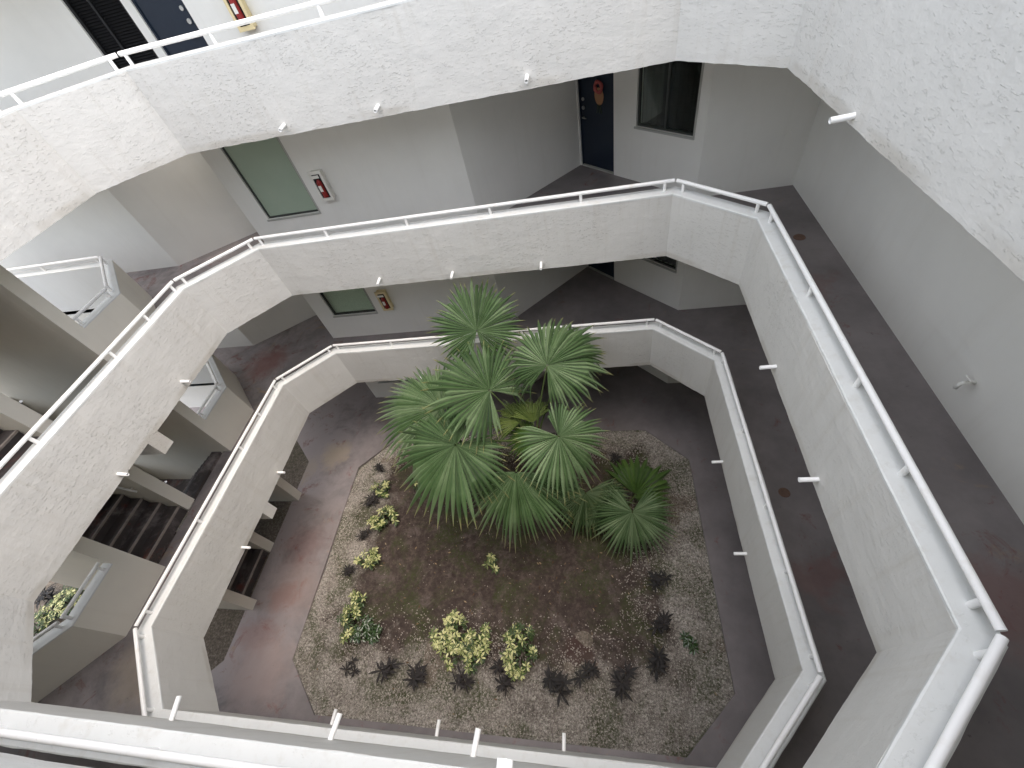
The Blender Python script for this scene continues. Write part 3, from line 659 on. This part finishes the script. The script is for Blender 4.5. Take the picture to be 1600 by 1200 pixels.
# ornament on the navy door
P, t, nr = frame_on((2.41, 8.95), (1.72, 9.65))
W_ = empty('door_ornament', P(0.42, 0.04, 6.85)); tag(W_, 'pink and tan oval ornament hanging on the navy door', 'ornament')
c = P(0.42, 0.02, 6.93); m = MB(); m.path([c + t * 0.085 * math.cos(a) + Vector((0, 0, 0.085 * math.sin(a))) for a in [2 * math.pi * i / 20 for i in range(21)]], [0.030 + 0.006 * math.sin(5 * i) for i in range(21)], 8); m.build('bow', M['pink'], W_)
c = P(0.42, 0.035, 6.77); k = 18; m = MB()
m.add([c - nr * 0.02] + [c + t * 0.115 * math.cos(2 * math.pi * i / k) * (1 + 0.1 * math.sin(2 * math.pi * i / k)) + Vector((0, 0, 0.15 * math.sin(2 * math.pi * i / k))) for i in range(k)], [(0, 1 + i, 1 + (i + 1) % k) for i in range(k)], True); m.build('oval', M['tan'], W_)
m = MB()
for dx in (-.03, 0, .03): m.path([P(0.42 + dx, 0.03, 6.64), P(0.42 + dx * 1.5, 0.03, 6.56), P(0.42 + dx * 2, 0.03, 6.49)], 0.006, 6)
m.build('ribbon', M['green'], W_)
# hose tap on the long side wall
T_ = empty('hose_tap', (5.33, 2.84, 5.87)); tag(T_, 'painted-over hose tap on the plain wall at right', 'tap')
MB().tube((5.345, 2.84, 5.87), (5.26, 2.84, 5.87), 0.016).path([(5.27, 2.84, 5.87), (5.235, 2.84, 5.855), (5.225, 2.84, 5.79)], 0.018).build('spout', M['wall'], T_)
MB().tube((5.262, 2.84, 5.885), (5.262, 2.84, 5.925), 0.009).tube((5.262, 2.80, 5.928), (5.262, 2.88, 5.928), 0.009).build('handle', M['wall'], T_)
m = MB().tube((5.03, 7.652, 6.27), (5.03, 7.640, 6.27), 0.055, 0.050, n=20); tag(m.build('cover_plate', M['wall']), 'small round painted cover plate low on the corner wall', 'cover plate')
for x, y, z, l in ((4.67, 3.168, 2.7, 'rusty round floor drain on the lowest gallery walk'), (4.98, 6.11, 5.4, 'round floor drain on the middle gallery near the corner')):
    D_ = empty('floor_drain', (x, y, z)); tag(D_, l, 'drain', 'floor drains')
    MB().tube((x, y, z + .002), (x, y, z + .008), 0.085, 0.08, n=22).build('ring', M['rust'], D_)
    m = MB()
    for k in range(-2, 3): m.box(x - .06 + abs(k) * .008, x + .06 - abs(k) * .008, y + k * .024 - .006, y + k * .024 + .006, z + .0085, z + .012)
    m.build('grate', M['rust'], D_)

# ------------------------------------------------------------------ palms
def frond(parent, Hh, T, base, nseg=46, spread=150, droop=0.28, seed=0, mat='frond', wide=1.0, split=0.62, cup=0.16, mess=0.10, vee=0.0, grow=1.05, skew=0.0):
    r = random.Random(seed); Hh, T, base = Vector(Hh), Vector(T), Vector(base)
    md = (T - Hh); R = md.length; md.normalize()
    n0 = (Vector((0, 0, 1)) * 0.55 + (CAM - Hh).normalized() * 0.75).normalized(); n = (n0 - md * md.dot(n0)).normalized(); sd_ = n.cross(md)
    m = MB(); sp = math.radians(spread); nseg = int(nseg * 1.12); da = 2 * sp / nseg; ribs = []; segs = []; R *= grow
    rs = [0.02, 0.15, 0.32, split, split + (1 - split) * .25, split + (1 - split) * .5, split + (1 - split) * .72, split + (1 - split) * .9, 1.0]
    for i in range(nseg):
        a = -sp + da * (i + 0.5) + r.uniform(-.15, .15) * da
        L = R * (0.76 + 0.24 * math.cos(a * 0.7 + skew)) * (1 + skew * math.sin(a)) * r.uniform(0.88, 1.05); dr = droop * r.uniform(0.6, 1.5); kink = r.random() < mess; kr = r.uniform(.62, .85)
        d0 = md * math.cos(a) + sd_ * math.sin(a); tw = sd_ * math.cos(a) - md * math.sin(a); vs = []; at = []; lat = r.uniform(-.05, .05)
        for q in rs:
            rad = q * L; w = rad * math.tan(da / 2) * 1.02 if q <= split else split * L * math.tan(da / 2) * (1 - ((q - split) / (1 - split)) ** 1.5) * 1.02
            w = max(w * wide, 0.0012)
            p = Hh + d0 * rad - n * (cup * (rad / R) ** 2 * R) + tw * (lat * max(0, q - split) * L)
            p += n * (0.05 * R * math.exp(-abs(a) * 2.2) * math.sin(min(1, q * 1.3) * 3.14))
            p += n * (vee * abs(math.sin(a)) * rad)
            p.z -= dr * max(0, q - 0.45) ** 2 * L * 1.6
            if kink and q > kr: p.z -= (q - kr) * L * 0.9; p -= d0 * (q - kr) * L * 0.55
            fold = n * (w * 1.25)
            vs += [p - tw * w - fold * 0.5, p + fold * 0.5, p + tw * w - fold * 0.5]; at += [q * r.uniform(.95, 1.0)] * 3
        fs = []
        for j in range(len(rs) - 1): fs += [(3 * j, 3 * j + 1, 3 * j + 4, 3 * j + 3), (3 * j + 1, 3 * j + 2, 3 * j + 5, 3 * j + 4)]
        m.add(vs, fs, False, at); ribs += [0.0, 1.0, 0.0] * len(rs); segs += [r.random()] * (3 * len(rs))
    m.extra = {'rib': ribs, 'seg': segs}
    f = m.build('frond', M[mat], parent)
    mid = base.lerp(Hh, 0.55) + Vector((0, 0, 0.10 * (Hh - base).length)); pts = []
    for k in range(9):
        u = k / 8; pts.append(base * (1 - u) ** 2 + mid * 2 * u * (1 - u) + (Hh - n * 0.01) * u * u)
    MB().path(pts, [0.021 - 0.010 * k / 8 for k in range(9)], 7).build('petiole', M['petiole'], f)
    return f
PB = Vector((0.55, 4.40, -0.05)); CR = Vector((0.54, 4.40, 2.45))
PA = empty('fan_palm', PB); tag(PA, 'tall fan palm with spreading pleated fronds in the middle of the court', 'palm tree')
m = MB(); m.path([PB + Vector((0.05 * math.sin(k * .5), 0.03 * math.sin(k * .8), k * 0.25)) for k in range(10)], [0.16 - 0.004 * k + 0.012 * (k % 2) for k in range(10)], 14); m.build('trunk', M['fibre'], PA)
m = MB(); r = random.Random(5)
for k in range(90):
    a = r.uniform(0, 6.28); z = r.uniform(1.9, 2.6); p = Vector((CR.x + .11 * math.cos(a), CR.y + .11 * math.sin(a), z)); q = p + Vector((math.cos(a) * r.uniform(.03, .16), math.sin(a) * r.uniform(.03, .16), r.uniform(-.05, .28)))
    s_ = Vector((-math.sin(a), math.cos(a), 0)) * r.uniform(.01, .03); m.add([p - s_, p + s_, q + s_ * .3, q - s_ * .3], [(0, 1, 2, 3)])
m.build('fibre_sheath', M['fibre'], PA)
FR = [((-0.283, 5.458, 4.6), (-0.223, 6.126, 5.331), 48, 166, .15, 'frond'), ((-0.102, 4.609, 3.9), (-0.87, 5.115, 4.494), 38, 150, .22, 'frond'), ((0.997, 4.776, 4.3), (1.419, 5.601, 5.018), 46, 160, .42, 'frond'),
      ((1.298, 5.264, 4.0), (2.018, 5.615, 4.02), 36, 120, .35, 'frond'), ((-1.15, 4.56, 3.5), (-2.362, 4.45, 3.845), 44, 125, .30, 'frond'), ((-0.717, 3.721, 3.5), (-1.644, 3.144, 3.344), 48, 166, .22, 'frond'),
      ((1.128, 3.836, 3.5), (1.867, 3.325, 2.919), 46, 160, .25, 'frond'), ((0.315, 3.435, 3.0), (0.282, 2.302, 2.329), 38, 88, .20, 'frond'), ((0.454, 4.321, 2.75), (-0.06, 4.218, 2.705), 26, 120, .2, 'broad'),
      ((0.343, 4.52, 3.0), (-0.209, 4.756, 3.353), 22, 75, .7, 'young'), ((0.572, 4.481, 3.0), (0.488, 4.936, 3.512), 22, 60, .8, 'young')]
for i, (h, tt, ns, sp, dr, mt) in enumerate(FR):
    frond(PA, h, tt, CR + Vector((0.05 * math.cos(i * 2.4), 0.05 * math.sin(i * 2.4), 0)), ns, sp, dr, 11 + i, mt, mess=0.6 if mt == 'young' else 0.16, cup=(.12, .06, .55, .35, .25, .10, .16, .2, .1, .2, .1)[i], vee=(.08, .30, .45, .2, .05, .16, .22, .12, 0, .3, .3)[i], grow=(1.06, 1.12, .95, 1.0, 1.10, 1.24, .98, 1.04, 1, 1, 1)[i], skew=(.0, .2, -.15, .1, .1, .15, -.15, .05, 0, 0, 0)[i])
PB2 = Vector((2.35, 3.95, -0.05)); P2 = empty('young_palm', PB2); tag(P2, 'low young palm with one round frond and broad upright leaves at right', 'palm tree')
MB().path([PB2, PB2 + Vector((0, 0, .15)), PB2 + Vector((.02, 0, .35))], [.07, .06, .04], 10).build('trunk', M['fibre'], P2)
for i, (h, tt, ns, sp, dr, mt, wd, spl) in enumerate([((2.405, 3.559, 0.9), (2.336, 2.643, 0.424), 46, 150, .12, 'frond', 1, .55), ((2.531, 4.093, 0.6), (2.735, 4.762, 1.23), 11, 70, .25, 'broad', 1.1, .62), ((2.50, 4.05, 0.55), (3.30, 3.95, 0.75), 7, 40, .3, 'broad', 1.0, .6)]):
    frond(P2, h, tt, PB2 + Vector((.02, 0, .33)), ns, sp, dr, 41 + i, mt, wd, spl)
P3 = empty('seedling_palm', (1.45, 4.1, -0.05)); tag(P3, 'dark low palm frond in the shade under the tall fan palm', 'palm tree')
MB().path([(1.45, 4.1, -.05), (1.45, 4.1, .1), (1.45, 4.08, .2)], [.05, .05, .03], 9).build('trunk', M['fibre'], P3)
frond(P3, (1.447, 4.033, 0.8), (1.26, 3.141, 0.3), (1.45, 4.08, .18), 40, 130, .2, 61)
frond(P3, (1.75, 3.95, 0.7), (2.2, 3.35, 0.4), (1.45, 4.08, .18), 34, 110, .2, 62)

# ------------------------------------------------------------------ shrubs in the bed
def leaflet(m, p, d, up, L, w, tone, curl=0.25):
    d = d.normalized(); s_ = d.cross(up).normalized(); u = s_.cross(d)
    pts = [(0, 0.15), (0.35, 0.9), (0.65, 1.0), (1.0, 0.08)]; vs = []; at = []
    for q, ww in pts:
        c = p + d * (q * L) - u * (curl * q * q * L); vs += [c - s_ * (w * ww), c + u * (w * -.25), c + s_ * (w * ww)]; at += [tone, max(0.0, tone - 0.42), tone]
    fs = []
    for j in range(3): fs += [(3 * j, 3 * j + 1, 3 * j + 4, 3 * j + 3), (3 * j + 1, 3 * j + 2, 3 * j + 5, 3 * j + 4)]
    m.add(vs, fs, False, at)
def schefflera(loc, heads, seed, sx, sy, hh, yellow, label, name='variegated_shrub', green=False):
    r = random.Random(seed); E_ = empty(name, (loc[0], loc[1], -0.03)); tag(E_, label, 'shrub', 'variegated shrubs in the bed')
    m = MB(); st = MB()
    for k in range(max(4, int(heads * 0.85))):
        a = r.uniform(0, 6.28); q = math.sqrt(r.random()); c = Vector((sx * q * math.cos(a), sy * q * math.sin(a), hh * (0.45 + 0.6 * r.random() * (1.1 - q * .6))))
        st.path([Vector((c.x * .3, c.y * .3, 0)), Vector((c.x * .7, c.y * .7, c.z * .6)), c], [.012, .009, .006], 5)
        ny = r.choice((6, 7, 7, 8)); b = r.uniform(0, 6.28); low = r.random() < (1 - yellow)
        for i in range(ny):
            an = b + 6.283 * i / ny + r.uniform(-.15, .15); d = Vector((math.cos(an), math.sin(an), r.uniform(-.15, .35)))
            leaflet(m, c + d * .012, d, Vector((0, 0, 1)), r.uniform(.07, .115), r.uniform(.013, .020), (0.1 if low else r.uniform(0.40, 1.0)) + 0.01)
        for i in range(6):     # older, greener leaves lower down
            an = r.uniform(0, 6.28); d = Vector((math.cos(an), math.sin(an), r.uniform(-.3, .2))); leaflet(m, c * 0.82 + d * .03 - Vector((0, 0, .05)), d, Vector((0, 0, 1)), r.uniform(.08, .12), r.uniform(.016, .024), r.uniform(.02, .25))
    m.build('foliage', M['green'] if green else M['varieg'], E_, True); st.build('stem', M['stem'], E_, True)
for i, (x, y, hd, sx, sy, hh, yl, lb) in enumerate([
    (-3.915, 4.44, 12, .26, .24, .32, .8, 'small yellow-green shrub nearest the far left bed corner'),
    (-3.62, 3.62, 26, .36, .30, .40, .9, 'bushy yellow variegated shrub below the left palm frond'),
    (-3.76, 2.71, 16, .28, .26, .32, .9, 'round yellow-green shrub halfway along the left bed edge'),
    (-3.72, 1.50, 26, .24, .50, .40, .85, 'long yellow-edged shrub at the lower left of the bed'),
    (-1.36, 1.12, 44, .40, .48, .48, .95, 'largest pale yellow variegated shrub, leftmost of three together'),
    (-0.78, 1.02, 26, .26, .42, .42, .9, 'narrow yellow variegated shrub, middle of three together'),
    (0.06, 1.06, 34, .34, .48, .45, .8, 'yellow variegated shrub, rightmost of three together'),
    (-0.73, 2.66, 8, .18, .16, .22, .8, 'tiny lone yellow shrub in the bare middle of the bed'),
    (-2.95, 4.70, 12, .30, .22, .30, .6, 'greenish shrub half under the left palm frond')]):
    schefflera((x, y), hd, 100 + i, sx, sy, hh, yl, lb)
schefflera((-3.30, 1.18), 20, 130, .32, .28, .30, 0.0, 'dark green shrub beside the long yellow one', 'green_shrub', True)
schefflera((3.30, 1.36), 7, 131, .18, .14, .10, 0.0, 'low green weed near the right bed edge', 'green_shrub', True)
def tiplant(x, y, seed, size, label):
    r = random.Random(seed); E_ = empty('dark_ti_plant', (x, y, -0.04)); tag(E_, label, 'plant', 'dark burgundy plants edging the bed')
    m = MB(); st = MB()
    for k in range(r.choice((3, 4, 4, 5))):
        a = r.uniform(0, 6.28); q = r.uniform(.02, .17) * size * 1.25; c = Vector((q * math.cos(a), q * math.sin(a), r.uniform(.12, .34) * size))
        st.path([Vector((c.x * .4, c.y * .4, 0)), c], [.014, .010], 6)
        for i in range(9):
            an = 2.4 * i + r.uniform(-.3, .3); d = Vector((math.cos(an), math.sin(an), r.uniform(-.1, .9))); leaflet(m, c + Vector((0, 0, -.004 * i)), d, Vector((0, 0, 1)), r.uniform(.13, .25) * size, r.uniform(.016, .026) * size, 0.01, r.uniform(.2, .6))
    m.build('foliage', M['dark'], E_, True); st.build('stem', M['stem'], E_, True)
DK = [(-3.478, 0.521, .95, 'first dark plant of the near row, by the left bed corner'), (-2.683, 0.608, 1.1, 'second dark plant of the near row from the left'), (-1.957, 0.496, 1.25, 'third dark plant of the near row from the left'),
      (-1.137, 0.52, 1.1, 'fourth dark plant of the near row, below the largest yellow shrub'), (-0.271, 0.62, 1.25, 'fifth dark plant of the near row, between yellow shrubs'), (0.725, 0.60, 1.15, 'sixth dark plant of the near row from the left'),
      (1.30, 0.74, 1.15, 'seventh dark plant of the near row, by the bare brown patch'), (1.985, 0.68, 1.25, 'eighth dark plant of the near row from the left'), (2.669, 0.95, 1.35, 'last and biggest dark plant of the near row, at right'),
      (2.812, 1.632, 1.0, 'lower dark plant of the two on the right of the bed'), (2.834, 2.468, 1.0, 'upper dark plant of the two on the right of the bed'), (-4.198, 2.39, .8, 'small dark plant by the left bed edge, below the round yellow shrub'),
      (-4.08, 3.257, .85, 'dark plant tucked below the bushy yellow shrub at left'), (-4.15, 4.185, .85, 'dark plant between two yellow shrubs at upper left'), (-4.179, 5.063, .85, 'dark plant farthest up the left bed edge'), (2.239, 5.28, .9, 'dark plant by the far bed edge right of the palm')]
for i, (x, y, s_, lb) in enumerate(DK): tiplant(x, y, 200 + i, s_ * (0.70, 0.82, 0.76, 0.9)[i * 7 % 4], lb)
# planting outside the open landing, seen over the near parapet
for i, (x, y) in enumerate([(-11.74, 1.59), (-11.9, 1.30), (-12.1, 1.05), (-12.3, .80), (-11.3, 1.25)]):
    schefflera((x, y), 16, 300 + i, .35, .3, .4, .7, ['yellow-green shrub outside, first beyond the near landing parapet', 'yellow-green shrub outside, second beyond the near landing parapet', 'yellow-green shrub outside, third beyond the near landing parapet', 'yellow-green shrub outside, at the fascia corner', 'yellow-green shrub outside, closest to the landing rail'][i], 'garden_shrub')
tiplant(-12.6, 1.5, 320, 1.2, 'dark plant outside beyond the near landing')
